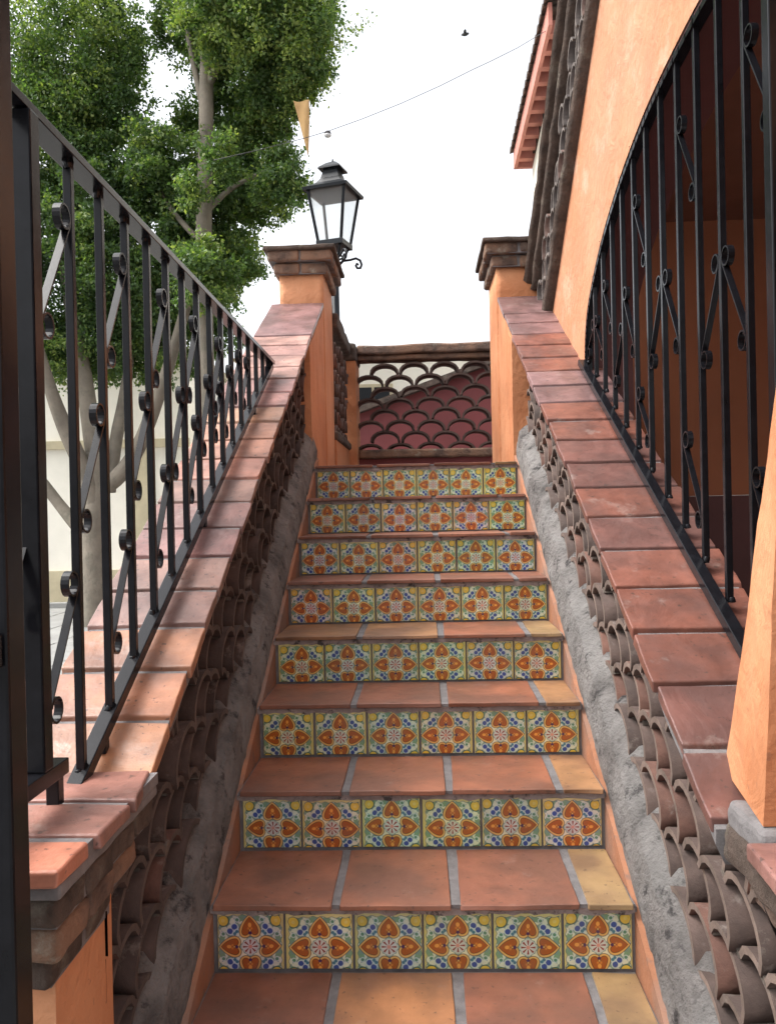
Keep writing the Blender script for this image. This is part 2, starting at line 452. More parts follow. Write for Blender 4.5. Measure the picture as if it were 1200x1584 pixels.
# ------------------------------------------------------------------ lattice of barrel tiles
def lattice_mesh(mb, to_world, u0, u1, inlo, inhi, w, rh, d0, d1, tilt=0, v0=0, v1=1, c0=(.155, .085, .068), c1=(.30, .22, .18), thick=.011, jit=.004, jd=.012, rise=1.0, lowx=.25, upx=-.05):
    """arched shells in the (u, v) plane, extruded between depths d0 and d1"""
    nseg = 9; j = int(v0/rh)-2
    while j*rh < v1+.1:
        off = (j % 2)*w/2
        i = int((u0-w)/w)-1
        while i*w < u1+w:
            uc = i*w + off; vb = j*rh + tilt*uc
            i += 1
            if uc < u0-w*.2 or uc > u1+w*.2: continue
            vm = vb+rh*.5
            if vm < inlo(uc)-rh*lowx or vm > inhi(uc)+rh*upx: continue
            du, dv = random.uniform(-jit, jit), random.uniform(-jit, jit)
            a_, b_ = w/2*random.uniform(.96, 1.01), rh*rise*random.uniform(.92, 1.02)
            e0, e1 = d0+random.uniform(-jd, jd), d1+random.uniform(-jd, jd)
            k = random.uniform(.75, 1.25); cs = tuple(c*k for c in c0)
            if random.random() < .12: cs = (cs[0]*1.6, cs[1]*1.15, cs[2]*1.0)
            k = random.uniform(.75, 1.2); cr = tuple(c*k for c in c1)
            prof = []
            for q in range(nseg+1):
                th = math.pi*q/nseg
                prof.append((math.cos(th), math.sin(th)))
            O0, I0, O1, I1 = [], [], [], []
            for cx_, sy_ in prof:
                ou, ov = a_*cx_, b_*(sy_**.85)
                iu, iv = (a_-thick)*cx_, (b_-thick)*(sy_**.85)
                O0.append(mb.v(to_world(uc+du+ou, vb+dv+ov, e0))); I0.append(mb.v(to_world(uc+du+iu, vb+dv+iv, e0)))
                O1.append(mb.v(to_world(uc+du+ou*.93, vb+dv+ov*.94, e1))); I1.append(mb.v(to_world(uc+du+iu*.93, vb+dv+iv*.94, e1)))
            for q in range(nseg):
                mb.face([O0[q], O0[q+1], O1[q+1], O1[q]], cs, True)
                mb.face([I0[q], I1[q], I1[q+1], I0[q+1]], cs, True)
                mb.face([O0[q], I0[q], I0[q+1], O0[q+1]], cr)
                mb.face([O1[q], O1[q+1], I1[q+1], I1[q]], cr)
            for q in (0, nseg):
                mb.face([O0[q], O1[q], I1[q], I0[q]], cr)
        j += 1

def pads_mesh(mb, to_world, u0, u1, inlo, inhi, w, rh, d0, d1, tilt, v0, v1):
    """mortar blobs where the shells sit on the row below"""
    j = int(v0/rh)-2
    while j*rh < v1+.1:
        off = (j % 2)*w/2 + w/2; i = int((u0-w)/w)-1
        while i*w < u1+w:
            uc = i*w+off; vb = j*rh+tilt*uc; i += 1
            if uc < u0 or uc > u1 or vb < inlo(uc)-.01 or vb > inhi(uc)-.01: continue
            hw, hh = random.uniform(.014, .022), random.uniform(.005, .010)
            e0, e1 = d0+random.uniform(-.004, .012), d1
            ring = lambda e: [to_world(uc+hw*math.cos(t)+random.uniform(-.003, .003), vb+hh*math.sin(t)+random.uniform(-.002, .002), e)
                              for t in [k*math.pi/4 for k in range(8)]]
            kk = random.uniform(.5, .9); mb.loft([ring(e0), ring((e0+e1)/2), ring(e1)], (.18*kk, .145*kk, .12*kk))
        j += 1

# ------------------------------------------------------------------ sloping parapets
def sloping_parapet(side, label, joints, tilecol):
    s = side
    if s < 0: xin, xled, xlat, xcop, xout = -.478, -.530, -.537, -.505, -.800
    else: xin, xled, xlat, xcop, xout = .487, .540, .553, .514, .820
    top = thing('lattice_parapet', (s*.64, D1, GZ), label, 'wall', 'sloping lattice walls beside the stairs')
    Y0, Y1 = 1.15, 4.10
    # plastered base with the orange stringer face
    b = MB(); n = 30; rings = []
    for i in range(n+1):
        y = 1.15+(4.10-1.15)*i/n
        rings.append([(xin, y, GZ+.002), (xin, y, zn(y, -.026)), (xout+.03*-s, y, zn(y, -.026)), (xout+.03*-s, y, GZ+.002)])
    b.loft(rings); b.build('base', MT['dusty'], top)
    # rough mortar kerb
    m = MB(); n = 150; rings = []
    for i in range(n+1):
        y = 1.2+(4.13-1.2)*i/n
        # laid in lengths: small steps between them
        seg = math.floor((y+.1*s)/.42); st = noise.noise(Vector((seg*7.7, s, 0)))*.012
        fr = ((y+.1*s)/.42) % 1; st += -.014*max(0, 1-abs(fr-.0)/.03)
        xk = -.489 if s < 0 else .498
        pr = [(xk+.02*s, -.06), (xk, -.055), (xk+.001*s, .0), (xk+.009*s, .045+st), (xk+.020*s, .088+st), (xled, .108+st), (xled+.03*s, .135+st), (xled+.10*s, .14), (xout-.03*s, .14), (xout-.03*s, -.05)]
        rg = []
        for q, (x, h) in enumerate(pr):
            p = Vector((x, y, zn(y, h)))
            if 1 < q < 8:
                d = noise.noise_vector(p*16)*.008 + noise.noise_vector(p*45)*.006
                p += Vector((d.x*.7, d.y, d.z*.8))
            rg.append(p)
        rings.append(rg)
    m.loft(rings, smooth=False); m.build('mortar_kerb', MT['mortar'], top)
    # lattice
    # the courses of roof tile follow the slope of the stairs
    ct, st_ = 1/math.sqrt(1+SL*SL), SL/math.sqrt(1+SL*SL)
    ya, yb_ = (1.22 if s > 0 else 1.395), 4.10
    vlo, vhi = .098*ct, .553*ct
    def tw(u, v, d):
        v = max(vlo, min(v, vhi))
        y = 1.2+u*ct-v*st_; z = zn(1.2)+u*st_+v*ct
        if y < ya: z += (ya-y)*SL; y = ya
        if y > yb_: z -= (y-yb_)*SL; y = yb_
        return Vector((s*abs(d), y, z))
    lat = MB()
    lo = lambda u: vlo; hi = lambda u: vhi
    U1 = (4.1-1.2)/ct+.25
    kw = dict(w=.190, rh=.0735, thick=.013, jit=.004, jd=.009, lowx=.9, upx=.4)
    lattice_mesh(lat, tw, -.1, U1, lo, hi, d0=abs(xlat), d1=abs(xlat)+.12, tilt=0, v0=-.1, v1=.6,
                 c0=(.072, .047, .039) if s > 0 else (.055, .036, .031), c1=(.165, .120, .098) if s > 0 else (.085, .064, .056), **kw)  # left tiles darker: the shade on that side is put into their colour
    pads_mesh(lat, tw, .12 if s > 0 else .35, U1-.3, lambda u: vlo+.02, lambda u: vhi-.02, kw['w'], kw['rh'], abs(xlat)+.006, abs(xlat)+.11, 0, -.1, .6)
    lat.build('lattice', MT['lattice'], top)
    core = MB()
    core.loft([[(abs(xlat)*s+.085*s, y, zn(y, .05)), (abs(xlat)*s+.085*s, y, zn(y, .545)), (xout-.03*s, y, zn(y, .545)), (xout-.03*s, y, zn(y, .05))] for y in (1.41 if s < 0 else 1.31, 4.12)])
    core.build('added_backing', MT['mortar'], top)  # solid backing added behind the lattice so its holes look dark
    ep = MB(); ep.loft([[(-.506 if s < 0 else .486, y, 8*R-.1), (-.506 if s < 0 else .486, y, zn(y, .54)), (xout-.03*s, y, zn(y, .54)), (xout-.03*s, y, 8*R-.1)] for y in [4.085+.615*i/12 for i in range(13)]])
    ep.rough(.004, 7, cuts=2); ep.build('end_panel', MT['orange'], top)
    # coping: mortar bed + tiles
    bed = MB(); n = 80; rings = []
    ystart = joints[0]+.0
    for i in range(n+1):
        y = ystart+(4.70-ystart)*i/n
        rg = [(xcop+.020*s, -.045), (xcop+.006*s, -.012), (xcop+.006*s, .0), (xout-.006*s, .0), (xout-.02*s, -.045)]
        R_ = []
        for x, h in rg:
            p = Vector((x, y, zn(y, .555+h+ (.015 if h == 0 else 0)))); d = noise.noise_vector(p*30)*.004
            R_.append(p+Vector((d.x, 0, d.z*.6)))
        rings.append(R_)
    bed.loft(rings); bed.build('mortar_bed', MT['grout'], top)
    tl = MB()
    for q, (ya, yb) in enumerate(zip(joints, joints[1:])):
        g_ = random.uniform(.007, .011)
        P = []
        xj, xk = random.uniform(-.004, .004), random.uniform(-.004, .004)
        for dz in (-.026, 0):
            for y in (ya+g_, yb-g_):
                for x in ((xcop+xj, xout+xk) if s > 0 else (xout+xk, xcop+xj)):
                    shrink = -.030*(y-1.5)/2.8 if (s > 0 and x < .7) else 0
                    P.append(Vector((x+shrink+random.uniform(-.002, .002), y+random.uniform(-.002, .002), zn(y, .58)+dz+random.uniform(-.0025, .0025))))
        tl.hexa(P, tilecol((ya+yb)/2))
    tl.rough(.0026, 13, cuts=4); tl.build('coping_tiles', MT['terracotta'], top, bevel=.0045, seg=3)
    return top

def lcol(y):
    if y < 1.97: base = (.38, .165, .095)
    elif y < 2.70: base = (.26, .135, .12)
    elif y < 3.3: base = (.44, .22, .15)
    elif y < 4.1: base = (.38, .205, .175)
    else: base = (.25, .14, .135)
    k = random.uniform(.88, 1.12); g_ = random.uniform(.93, 1.12)
    return (base[0]*k, base[1]*k*g_, base[2]*k)
def rcol(y):
    base = (.165, .075, .062) if y < 2.9 else (.22, .125, .12)
    if random.random() < .3: base = (.20, .078, .055)
    k = random.uniform(.85, 1.15)
    return tuple(c*k for c in base)
LJ = [1.555+i*.1435 for i in range(19)]
LJ = [y for y in LJ if y < 4.19]+[4.695]
RJ = [1.455+i*.1625 for i in range(19)]
RJ = [y for y in RJ if y < 4.45]+[4.695]
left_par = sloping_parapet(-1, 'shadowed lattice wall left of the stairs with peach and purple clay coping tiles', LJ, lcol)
right_par = sloping_parapet(1, 'lattice wall right of the stairs with glossy purple brown coping tiles and pale mortar kerb', RJ, rcol)

# ------------------------------------------------------------------ pillars with moulded brick caps
def rough_block(x0, x1, y0, y1, z0, z1, amp=.006, cuts=5, freq=9, mb=None):
    b = MB(); b.box(x0, x1, y0, y1, z0, z1)
    bmesh.ops.bevel(b.bm, geom=b.bm.edges[:], offset=min(z1-z0, .05)*.32, segments=3, affect='EDGES', profile=.5)
    b.rough(amp, freq, cuts=cuts)
    for f in b.bm.faces:
        f.smooth = True
    return b
def bricks(name, mat, parent, x0, x1, y0, y1, z0, z1, nx, ny, amp=.004, gap=.007):
    b = MB()
    for i in range(nx):
        for j in range(ny):
            if 0 < i < nx-1 and 0 < j < ny-1: continue
            xa, xb = x0+(x1-x0)*i/nx, x0+(x1-x0)*(i+1)/nx; ya, yb = y0+(y1-y0)*j/ny, y0+(y1-y0)*(j+1)/ny
            o = [random.uniform(-.004, .004) for _ in range(5)]
            b.box(xa+gap/2+(o[0] if i == 0 else 0), xb-gap/2+(o[1] if i == nx-1 else 0), ya+gap/2+(o[2] if j == 0 else 0), yb-gap/2, z0+.001+abs(o[3])*.4, z1-.001-abs(o[4])*.4)
    bmesh.ops.bevel(b.bm, geom=b.bm.edges[:], offset=min((z1-z0)*.24, .014), segments=3, affect='EDGES', profile=.5)
    b.rough(amp, 22, cuts=2)
    for f in b.bm.faces: f.smooth = True
    o = b.build(name, MT[mat], parent)
    g_ = MB(); g_.box(x0+.012, x1-.012, y0+.012, y1-.012, z0+.002, z1-.002); g_.build('mortar', MT['grout'], parent if parent.parent is None else o)
    return o
def top_pillar(x0, x1, y0, y1, zb, zt, label):
    p = thing('pillar', ((x0+x1)/2, (y0+y1)/2, zb), label, 'pillar', 'pillars at the top of the stairs')
    s = MB(); s.box(x0, x1, y0, y1, zb, zt-.15); s.rough(.003, 5, cuts=8)
    for f in s.bm.faces: f.smooth = True
    s.build('shaft', MT['orange'], p, recalc=True)
    c1 = bricks('cap', 'brickmould', p, x0-.030, x1+.030, y0-.030, y1+.030, zt-.152, zt-.086, 2, 3)
    c2 = bricks('brick_course', 'brickmould', p, x0-.062, x1+.062, y0-.062, y1+.062, zt-.086, zt-.022, 2, 3)
    c3 = rough_block(x0-.078, x1+.078, y0-.078, y1+.078, zt-.026, zt, .004).build('cap_slab', MT['darkmould'], c1)
    return p
top_pillar(-.752, -.503, 4.70, 5.17, 8*R-.1, 2.555, 'orange pillar with brick cap at the stair top, below the lantern')
top_pillar(.477, .730, 4.70, 5.17, 8*R-.1, 2.56, 'orange pillar with brick cap at the stair top, against the arched wall')

# ------------------------------------------------------------------ upper parapets (behind the pillars)
sp = thing('lattice_parapet', (-.52, 5.6, 8*R), 'narrow dark lattice wall behind the left pillar, under the lantern', 'wall', 'lattice walls round the upper landing')
b = MB(); b.box(-.605, -.492, 5.17, 6.14, 8*R-.02, 1.50); b.build('base', MT['orange'], sp)
rough_block(-.63, -.477, 5.172, 6.14, 1.50, 1.56, .006, 8).build('brick_sill', MT['darkmould'], sp)
l = MB(); lattice_mesh(l, lambda u, v, d: Vector((d, u, v)), 5.22, 6.1, lambda u: 1.56, lambda u: 2.19, .17, .09, -.61, -.497, v0=1.4, v1=2.4, c0=(.10, .06, .048), c1=(.17, .12, .10))
l.build('lattice', MT['lattice'], sp)
rough_block(-.64, -.47, 5.172, 6.15, 2.205, 2.30, .008, 8).build('brick_capping', MT['darkmould'], sp)

b = thing('pillar', (-.5, 6.2, 8*R), 'slim orange pillar at the back corner of the upper landing', 'pillar', 'pillars at the top of the stairs')
s = MB(); s.box(-.565, -.437, 6.15, 6.50, 8*R-.02, 2.17); s.rough(.002, 5, cuts=4); s.build('shaft', MT['orange'], b)
rough_block(-.60, -.432, 6.12, 6.53, 2.17, 2.30, .007).build('cap', MT['darkmould'], b)

rp = thing('lattice_parapet', (.2, 6.38, 8*R), 'low lattice wall of fish scale clay arches across the back of the landing', 'wall', 'lattice walls round the upper landing')
b = MB(); b.box(-.436, 1.50, 6.32, 6.46, 8*R-.02, 1.449); b.build('base', MT['maroon'], rp)
rough_block(-.434, 1.50, 6.285, 6.48, 1.447, 1.512, .008, 24, 5).build('brick_sill', MT['brickmould'], rp)
l = MB(); lattice_mesh(l, lambda u, v, d: Vector((u, d, v)), -.385, 1.45, lambda u: 1.517, lambda u: 2.225, .231, .0872, 6.325, 6.46, v0=1.4, v1=2.4,
                       c0=(.075, .045, .038), c1=(.085, .055, .045), thick=.015, jit=.005, jd=.006, rise=1.0)
l.build('lattice', MT['lattice'], rp)
rough_block(-.434, 1.50, 6.305, 6.47, 2.196, 2.240, .007, 24, 6).build('brick_course', MT['brickmould'], rp)
rough_block(-.436, 1.50, 6.275, 6.49, 2.237, 2.307, .009, 26, 5).build('brick_capping', MT['brickmould'], rp)

# ------------------------------------------------------------------ lower pillars at the foot
def lower_left():
    p = thing('pillar', (-.68, 1.35, GZ), 'low orange pillar bottom left with clay tiles and rough brick corbel on top', 'pillar', 'low pillars at the foot of the stairs')
    s = MB(); s.box(-.90, -.533, 1.20, 1.425, GZ+.001, .40); s.rough(.003, 5, cuts=8); s.build('shaft', MT['orange'], p)
    c = bricks('corbel', 'darkmould', p, -.93, -.520, 1.175, 1.425, .368, .420, 2, 2, .006)
    bricks('brick_course', 'brickmould', p, -.935, -.505, 1.155, 1.50, .420, .474, 2, 3, .006)
    bricks('brick_course', 'darkmould', p, -.945, -.492, 1.135, 1.56, .474, .527, 2, 4, .006)
    rough_block(-.94, -.490, 1.130, 1.562, .522, .549, .003, 9, 14).build('mortar_bed', MT['grout'], p)
    t = MB()
    for (y0, y1, c_, xi) in ((1.118, 1.222, (.50, .20, .13), -.488), (1.248, 1.378, (.34, .165, .13), -.478), (1.402, 1.552, (.30, .14, .11), -.476)):
        P = [Vector((x+random.uniform(-.003, .003), y+random.uniform(-.003, .003), z)) for z in (.546, .572) for y in (y0, y1) for x in (-.95, xi)]
        if y0 > 1.4: P[3].x -= .03; P[7].x -= .03
        t.hexa(P, c_)
    t.rough(.0028, 13, cuts=4)
    t.build('cap_tiles', MT['terracotta'], p, bevel=.005, seg=3)
    j = MB(); j.box(-.94, -.49, 1.13, 1.56, .545, .566); j.rough(.002, 20, cuts=6); j.build('tile_joint', MT['grout'], p)
lower_left()
def lower_right():
    p = thing('pillar', (.75, 1.25, GZ), 'low orange pillar bottom right under the leaning orange pier, with pink cap tile', 'pillar', 'low pillars at the foot of the stairs')
    s = MB(); s.box(.575, .95, 1.12, 1.30, GZ+.001, .40); s.rough(.003, 5, cuts=8); s.build('shaft', MT['orange'], p)
    c = rough_block(.556, .97, 1.12, 1.44, .39, .44, .008, 9).build('corbel', MT['brickmould'], p)
    rough_block(.530, .98, 1.08, 1.46, .437, .507, .008, 9, 14).build('brick_course', MT['darkmould'], c)
    t = MB()
    t.hexa([Vector(q) for q in ((.50, 1.06, .505), (1.0, 1.06, .505), (.512, 1.30, .505), (1.0, 1.30, .505), (.50, 1.06, .532), (1.0, 1.06, .532), (.512, 1.30, .532), (1.0, 1.30, .532))], (.28, .14, .12))
    t.rough(.002, 13, cuts=4); t.build('cap_tiles', MT['terracotta'], p, bevel=.005, seg=3)
    j = rough_block(.538, .99, 1.305, 1.46, .49, .543, .006, 10, 14); j.build('mortar_bed', MT['grout'], p)
lower_right()

# ------------------------------------------------------------------ arched building on the right
bd = thing('arched_wall', (.85, 2.6, GZ), 'peach plastered building wall with a wide arched opening to the right of the stairs', 'building')
WX = .742; WT = .20
arch = [(3.60, 1.62), (3.60, 1.70), (3.575, 1.80), (3.51, 1.90), (3.38, 2.00), (3.20, 2.10), (2.98, 2.185), (2.80, 2.235), (2.64, 2.27), (2.48, 2.292), (2.31, 2.305),
        (2.08, 2.312), (1.85, 2.30), (1.65, 2.26), (1.45, 2.17), (1.28, 2.0), (1.16, 1.75), (1.10, 1.45)]
def edge_z(y): return 2.06+(4.44-y)*.72       # sloping top edge of the wall
def smooth_pts(pts, n=4):
    out = []
    for i in range(len(pts)-1):
        p0 = pts[max(0, i-1)]; p1 = pts[i]; p2 = pts[i+1]; p3 = pts[min(len(pts)-1, i+2)]
        for k in range(n):
            t = k/n
            out.append(tuple(.5*(2*p1[q]+(p2[q]-p0[q])*t+(2*p0[q]-5*p1[q]+4*p2[q]-p3[q])*t*t+(-p0[q]+3*p1[q]-3*p2[q]+p3[q])*t**3) for q in range(2)))
    out.append(pts[-1]); return out
ap = smooth_pts(arch)
ap = [(ap[0][0], 1.35)] + ap + [(1.10, -.2)]
m = MB()
outer = []
for (y, z) in ap:                              # matching outer point for every arch point
    outer.append((y, z))
n = len(ap)
outs = []
for i, (y, z) in enumerate(ap):
    t = i/(n-1)
    if y > 3.57 and z < 1.82:
        zz = 1.35 + (z-1.35)*1.0; yy = 4.45
        outs.append((4.46, min(zn(4.46, .4), 1.35+(z-1.35)*1.5)))
    else:
        k = (3.575-y)/(3.575-1.10); yy = 4.46-(4.46-.6)*min(1, max(0, k))**.85
        outs.append((yy, edge_z(yy)))
outs[-1] = (.6, GZ); outs[-2] = (.6, 3.0)
F0 = [m.v((WX, y, z)) for y, z in ap]; B0 = [m.v((WX+WT, y, z)) for y, z in ap]
F1 = [m.v((WX, y, z)) for y, z in outs]; B1 = [m.v((WX+WT, y, z)) for y, z in outs]
for i in range(n-1):
    m.face([F0[i], F0[i+1], F1[i+1], F1[i]]); m.face([B0[i], B1[i], B1[i+1], B0[i+1]])
    m.face([F1[i], F1[i+1], B1[i+1], B1[i]])
m.face([F0[0], F1[0], B1[0], B0[0]]); m.face([F0[-1], B0[-1], B1[-1], F1[-1]])
m.build('wall', MT['peach'], bd)
# reveal lining: the shade inside the opening put in as a dark colour
m = MB(); A = [m.v((WX+.004, y, z)) for y, z in ap]; B_ = [m.v((WX+WT+.002, y, z)) for y, z in ap]
cyc, czc = 2.3, 1.2
def inset(y, z, d):
    v = Vector((cyc-y, czc-z)); v.normalize(); return (y+v.x*d, z+v.y*d)
A2 = [m.v((WX+.004, *inset(y, z, .018))) for y, z in ap]; B2 = [m.v((WX+WT+.002, *inset(y, z, .018))) for y, z in ap]
for i in range(n-1):
    m.face([A[i], A[i+1], A2[i+1], A2[i]]); m.face([A2[i], A2[i+1], B2[i+1], B2[i]]); m.face([B_[i], B2[i], B2[i+1], B_[i+1]])
m.build('arch_shade_lining', MT['darkmaroon'], bd)
# room behind
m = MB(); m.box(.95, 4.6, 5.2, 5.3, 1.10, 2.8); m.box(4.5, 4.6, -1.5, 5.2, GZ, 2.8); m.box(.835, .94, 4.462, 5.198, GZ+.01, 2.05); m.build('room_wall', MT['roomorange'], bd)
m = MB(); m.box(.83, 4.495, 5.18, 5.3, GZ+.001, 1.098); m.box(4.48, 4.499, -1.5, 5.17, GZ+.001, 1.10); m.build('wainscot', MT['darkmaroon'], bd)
m = MB(); m.box(.945, 4.6, .6, 5.3, 2.8, 2.9); m.build('ceiling', MT['brownceil'], bd)
m = MB(); m.box(.83, 4.6, .5, 5.3, GZ+.001, GZ+.03); m.build('room_floor', MT['terracotta'], bd)
m = MB(); m.box(.82, .942, .7, 4.45, GZ+.002, .45); m.build('plinth', MT['orange'], bd)
# lattice parapet on the sloping wall top
gp = thing('lattice_parapet', (.78, 3.6, 2.6), 'steep dark brick and tile lattice coping running up the edge of the peach wall', 'wall')
ca = math.atan(.72); sdir = Vector((0, -math.cos(ca), math.sin(ca))); ndir = Vector((0, math.sin(ca), math.cos(ca)))
org = Vector((0, 4.50, edge_z(4.50)))
def gpt(x, s_, h): return Vector((x, 0, 0)) + org + sdir*s_ + ndir*h
LEN = 4.6
def mould(name, prof, mat, parent, s0=0., amp=.006, n=90, tap=.02):
    m = MB(); rings = []
    for i in range(n+1):
        s_ = s0+(LEN-s0)*i/n; rg = []
        for (x, h) in prof:
            p = gpt(x+tap*max(0, .86-x)/.3*min(1.2, s_/1.6), s_, h); d = noise.noise_vector(p*11)*amp+noise.noise_vector(p*34)*amp*.5
            rg.append(p+d)
        rings.append(rg)
    m.loft(rings, smooth=True); return m.build(name, mat, parent)
def rnd(cx, cy, rx, ry, n=10): return [(cx+rx*math.cos(k*2*math.pi/n), cy+ry*math.sin(k*2*math.pi/n)) for k in range(n)]
mould('brick_sill', rnd(.765, .030, .080, .034), MT['darkmould'], gp)
l = MB()
lattice_mesh(l, lambda u, v, d: gpt(d, u, v), .05, LEN-.1, lambda u: .07, lambda u: .30,   .14, .068, .700, .84, v0=-.1, v1=.45,
             c0=(.055, .042, .038), c1=(.15, .125, .11), jd=.012)
l.build('lattice', MT['lattice'], gp)
mould('brick_course', rnd(.735, .325, .070, .026), MT['darkmould'], gp)
mould('brick_capping', rnd(.735, .372, .105, .022), MT['darkmould'], gp, s0=-.02)

# leaning pier at the near end of the coping
pr = thing('pier', (.68, 1.45, .5), 'leaning orange plastered pier at the right edge, standing on the low pillar', 'pier')
m = MB(); rings = []
for i in range(25):
    z = .545+i*(2.6-.545)/24; t = z-.56
    xf, xb = .552+.06*t, .594+.150*t
    rings.append([(xf, 1.325, z), (xb, 1.60, max(z, zn(1.6, .55) if i == 0 else z)), (1.0, 1.60, z), (1.0, 1.325, z)])
m.loft(rings); m.rough(.003, 6, cuts=1); m.build('shaft', MT['orange'], pr, bevel=0)

# ------------------------------------------------------------------ ironwork
def bar_obj(name, a, b, w, d, parent, up=(0, 0, 1), mat='iron', bevel=.0015, weld=False):
    m = MB(); m.bar(a, b, w, d, up)
    if weld:
        for p_, k_ in ((a, 1), (b, -1)):
            for q in range(3): m.tube([(p_[0]+random.uniform(-.004, .004), p_[1]+(q-1)*.007, p_[2]-.004*k_), (p_[0]+random.uniform(-.004, .004), p_[1]+(q-1)*.008, p_[2]+(.006+random.uniform(0, .007))*k_)], [w*.62, w*.40], 6)
    return m.build(name, MT[mat], parent, bevel=bevel, seg=2)
def scroll_obj(parent, x, yt, zt, yb, zb, r=.0235, w=.015, sgn=1):
    """flat bar: ring at the top, straight diagonal, ring at the bottom, in the x = const plane"""
    pts = []
    N_ = 20
    ct = Vector((yt, zt)); cb = Vector((yb, zb)); D_ = cb-ct; L_ = D_.length; D_ /= L_
    ph = -sgn*math.asin(min(.95, 2*r/L_))
    t0 = Vector((D_.x*math.cos(ph)-D_.y*math.sin(ph), D_.x*math.sin(ph)+D_.y*math.cos(ph)))
    nrm = Vector((-t0.y, t0.x))*sgn
    a0 = math.atan2(nrm.y, nrm.x); a1 = math.atan2(-nrm.y, -nrm.x)
    for k in range(N_+1):
        ang = a0 + sgn*2*math.pi*1.05*(1-k/N_)
        pts.append(ct + Vector((math.cos(ang), math.sin(ang)))*r*(1-.14*(1-k/N_)))
    for k in range(N_+1):
        ang = a1 + sgn*2*math.pi*1.05*k/N_
        pts.append(cb + Vector((math.cos(ang), math.sin(ang)))*r*(1-.14*k/N_))
    th = .004; m = MB(); rings = []
    for i, p in enumerate(pts):
        q0, q1 = pts[max(0, i-1)], pts[min(len(pts)-1, i+1)]
        t_ = (q1-q0).normalized(); nn = Vector((-t_.y, t_.x))*th/2
        rings.append([Vector((x-w/2, p.x+nn.x, p.y+nn.y)), Vector((x+w/2, p.x+nn.x, p.y+nn.y)),
                      Vector((x+w/2, p.x-nn.x, p.y-nn.y)), Vector((x-w/2, p.x-nn.x, p.y-nn.y))])
    m.loft(rings); return m.build('scroll', MT['iron'], parent)

rail = thing('railing', (-.62, 2.4, .6), 'black iron railing with ring scrolls standing on the left coping', 'railing')
RX = -.62
def lrz(y): return zn(y, .615)
ZT = 1.722
bar_obj('top_rail', (RX, .95, ZT+.01), (RX, 3.60, ZT-.012), .045, .016, rail)
m = MB(); m.bar((RX, 1.455, lrz(1.455)+.006), (RX, 3.60, lrz(3.60)+.006), .030, .026)
m.build('bottom_rail', MT['iron'], rail, bevel=.002)
LB = [1.52+i*.1465 for i in range(14)]
for y in LB:
    if lrz(y)+.03 < ZT-.02:
        bar_obj('baluster', (RX, y, lrz(y)+.012), (RX, y, ZT-.006), .0158, .0158, rail, up=(0, 1, 0), weld=True)
bar_obj('end_bar', (RX, 3.565, lrz(3.565)-.01), (RX, 3.565, ZT-.005), .02, .02, rail, up=(0, 1, 0))
for y in (1.62, 2.42, 3.2):
    bar_obj('foot', (RX, y, zn(y, .578)), (RX, y, lrz(y)), .022, .022, rail, up=(0, 1, 0))
bar_obj('end_post', (RX+.012, 1.325, .645), (RX+.012, 1.325, ZT-.004), .034, .034, rail, up=(0, 1, 0), bevel=.003)
bar_obj('lower_rail', (RX+.012, 1.02, .632), (RX+.012, 1.40, .632), .034, .026, rail)
bar_obj('foot', (RX+.012, 1.38, .57), (RX+.012, 1.38, .625), .022, .022, rail, up=(0, 1, 0))
def lgap(i): return 1.52+(i-1)*.1465, 1.52+i*.1465    # gap i is before baluster i
for i in range(-1, 12):
    a, b = lgap(i); ytop, ybot = b-.034, a+.034
    zr = lrz((a+b)/2) if i > 0 else .62
    if i % 2 == 0:
        if zr < 1.18: scroll_obj(rail, RX, ytop, 1.605, ybot, 1.39)
        zt = zr+.315
        if zt < 1.38: scroll_obj(rail, RX, ytop, zt, ybot, zt-.21)
        elif zr < 1.42: scroll_obj(rail, RX, ytop, min(1.62, zr+.3), ybot, min(1.62, zr+.3)-.16)
    else:
        zt = {-1: 1.10, 1: 1.26, 3: 1.325, 5: 1.38, 7: 1.46, 9: 1.54, 11: 1.62}.get(i, 1.5)
        if zr < zt-.12: scroll_obj(rail, RX, ytop, zt, ybot, zt-min(.21, zt-zr-.06))

# right: grille closing the arched opening
gr = thing('window_grille', (.74, 2.6, .8), 'black iron grille with ring scrolls filling the arched opening on the right', 'grille')
GX = .752
def rrz(y): return zn(y, .605)
def arch_z(y):
    best = 9
    for (y0, z0), (y1, z1) in zip(ap, ap[1:]):
        if (y0-y)*(y1-y) <= 0 and abs(y0-y1) > 1e-6 and max(z0, z1) > 1.5:
            best = min(best, z0+(z1-z0)*(y-y0)/(y1-y0)) if best != 9 else z0+(z1-z0)*(y-y0)/(y1-y0)
    return best
m = MB(); m.bar((.725, 1.60, rrz(1.60)), (.725, 3.585, rrz(3.585)), .030, .026); m.build('bottom_rail', MT['iron'], gr, bevel=.002)
RB = [1.845+i*.1565 for i in range(12)]
for y in RB:
    zt = arch_z(y)
    if y < 3.57: bar_obj('bar', (GX, y, rrz(y)+.005), (GX, y, zt+.01), .0158, .0158, gr, up=(0, 1, 0), weld=True)
bar_obj('frame_post', (GX, 1.70, rrz(1.70)), (GX, 1.70, arch_z(1.7)+.01), .036, .036, gr, up=(0, 1, 0), bevel=.003)
for y in (1.52, 1.36, 1.24): bar_obj('bar', (GX+.03, y, .5), (GX+.03, y, arch_z(y)+.01), .018, .018, gr, up=(0, 1, 0))
m = MB()
for (y0, z0), (y1, z1) in zip(ap[2:-1], ap[3:-1]):
    a, b = inset(y0, z0, .028), inset(y1, z1, .028)
    m.bar((GX+.002, *a), (GX+.002, *b), .03, .016, up=(0, 0, 1) if abs(y1-y0) > abs(z1-z0) else (0, 1, 0), ext=.004)
m.build('arch_frame', MT['iron'], gr)
def rgap(i): return RB[i], RB[i+1]
